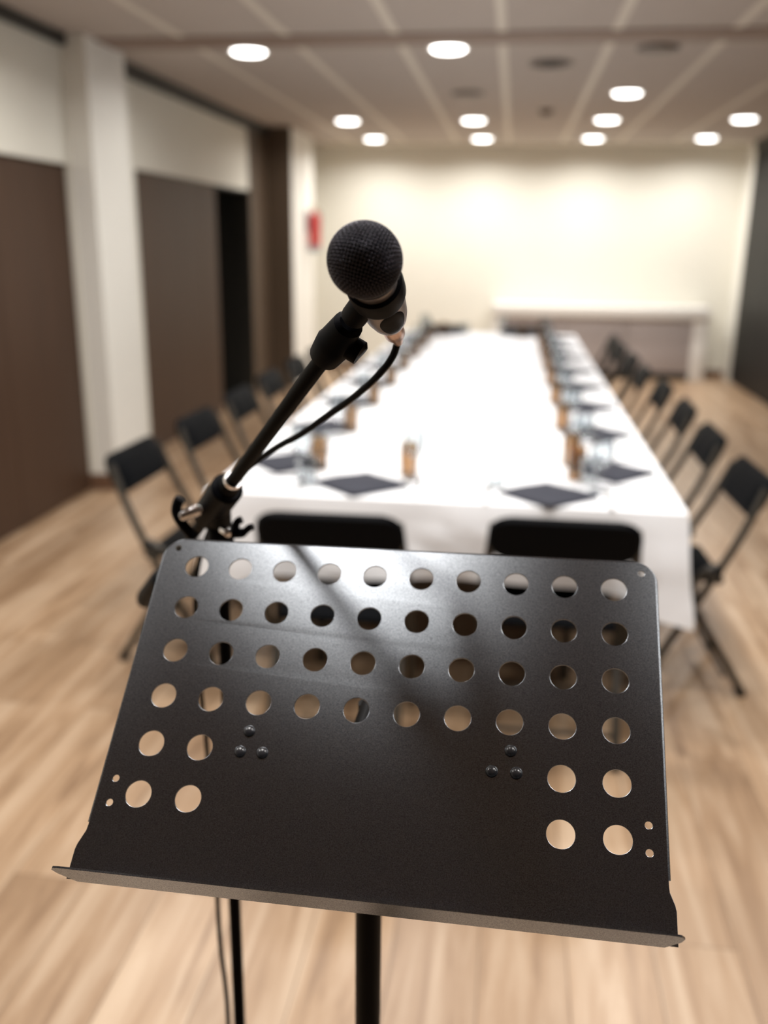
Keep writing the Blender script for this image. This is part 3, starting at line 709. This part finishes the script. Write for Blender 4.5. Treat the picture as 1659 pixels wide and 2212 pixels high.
# oval switch recess on the side of the handle that faces down right
bm = bmesh.new()
a0 = math.radians(62)
def hr(z):
    P = [(0.0180, 0.040), (0.0186, 0.060), (0.0184, 0.085), (0.0172, 0.104), (0.0150, 0.118), (0.0120, 0.128)]
    for (r1, z1), (r2, z2) in zip(P, P[1:]):
        if z1 <= z <= z2: return r1 + (r2 - r1) * (z - z1) / (z2 - z1)
    return 0.012
rings = []
for q, lift in ((1.0, 0.0002), (0.92, 0.0007), (0.6, 0.0008), (0.25, 0.0008)):
    rg = []
    for k in range(28):
        t = 2 * PI * k / 28; z = 0.091 + 0.024 * q * math.sin(t); aa = a0 + 0.62 * q * math.cos(t); r = hr(z) + lift
        rg.append(bm.verts.new(FR @ Vector((r * math.cos(aa), r * math.sin(aa), z))))
    rings.append(rg)
for A, B in zip(rings, rings[1:]):
    for k in range(28): bm.faces.new((A[k], A[(k + 1) % 28], B[(k + 1) % 28], B[k]))
bm.faces.new(rings[-1])
obj('switch_plate', bm, M['plastic'], body)

# clip and swivel belong to the boom stand
clp = FR.copy(); clp.translation = MB - Vector((BX, BY, 0))
bm = bmesh.new()
prof = [(0.0184, 0.038), (0.0212, 0.039), (0.0218, 0.045), (0.0216, 0.060), (0.0207, 0.064), (0.0187, 0.064), (0.0184, 0.038)]
add_lathe(bm, prof, 40, clp)
obj('microphone_clip', bm, M['plastic'], st)
c0 = Vector(clp @ Vector((0, 0, 0.051)))
toward = (bp(-0.005) - c0); 
k1 = c0 + toward.normalized() * 0.020; k2 = bp(0.0)
bm = bmesh.new()
add_tube(bm, [k1 - toward.normalized() * 0.004, k1 + (k2 - k1) * 0.35, k1 + (k2 - k1) * 0.4], [0.0105, 0.0105, 0.008], 16)
add_tube(bm, [bp(-0.034), bp(-0.030), bp(-0.005), bp(0.0), bp(0.020), bp(0.024)], [0.009, 0.0125, 0.0150, 0.0160, 0.0140, 0.0080], 18)
obj('swivel_joint', bm, M['plastic'], st)
bm = bmesh.new(); q0 = bp(-0.004)
add_tube(bm, [q0 - CX * 0.0 + CX * 0.010 - CU * 0.004, q0 + CX * 0.020 - CU * 0.010, q0 + CX * 0.021 - CU * 0.011], [0.0105, 0.0105, 0.007], 16)
obj('swivel_screw', bm, M['plastic'], st)

# ------------------------------------------------------------------ microphone cable
e0 = MB + MD * 0.180
cp = [e0, (-0.0989, 0.8131, 1.4121), (-0.1037, 0.8193, 1.3998), (-0.1127, 0.8248, 1.3872), (-0.1288, 0.8386, 1.3703), (-0.1525, 0.8609, 1.3500), (-0.1798, 0.8826, 1.3292), (-0.2085, 0.9037, 1.3072), (-0.2389, 0.9255, 1.2881), (-0.2705, 0.9456, 1.2642), (-0.3009, 0.9649, 1.2368),
      (-0.320, 1.012, 1.206), (-0.352, 1.048, 1.168), (-0.3848, 1.075, 1.10), (-0.3935, 1.075, 1.035), (-0.3895, 1.068, 0.905), (-0.384, 1.064, 0.84), (-0.3680, 1.032, 0.63), (-0.3590, 1.010, 0.555), (-0.344, 0.985, 0.45), (-0.350, 0.975, 0.25), (-0.40, 0.96, 0.06), (-0.47, 0.93, 0.006), (-0.62, 0.85, 0.0045), (-0.85, 0.9, 0.0045), (-1.3, 1.15, 0.0045), (-1.9, 1.2, 0.0045), (-2.47, 1.1, 0.0045)]
bm = tube(smooth_path(cp, 6), 0.0033, 10)
cab = obj('microphone_cable', bm, M['cable']); tag(cab, 'black cable hanging from the microphone and down beside its stand', 'cable')
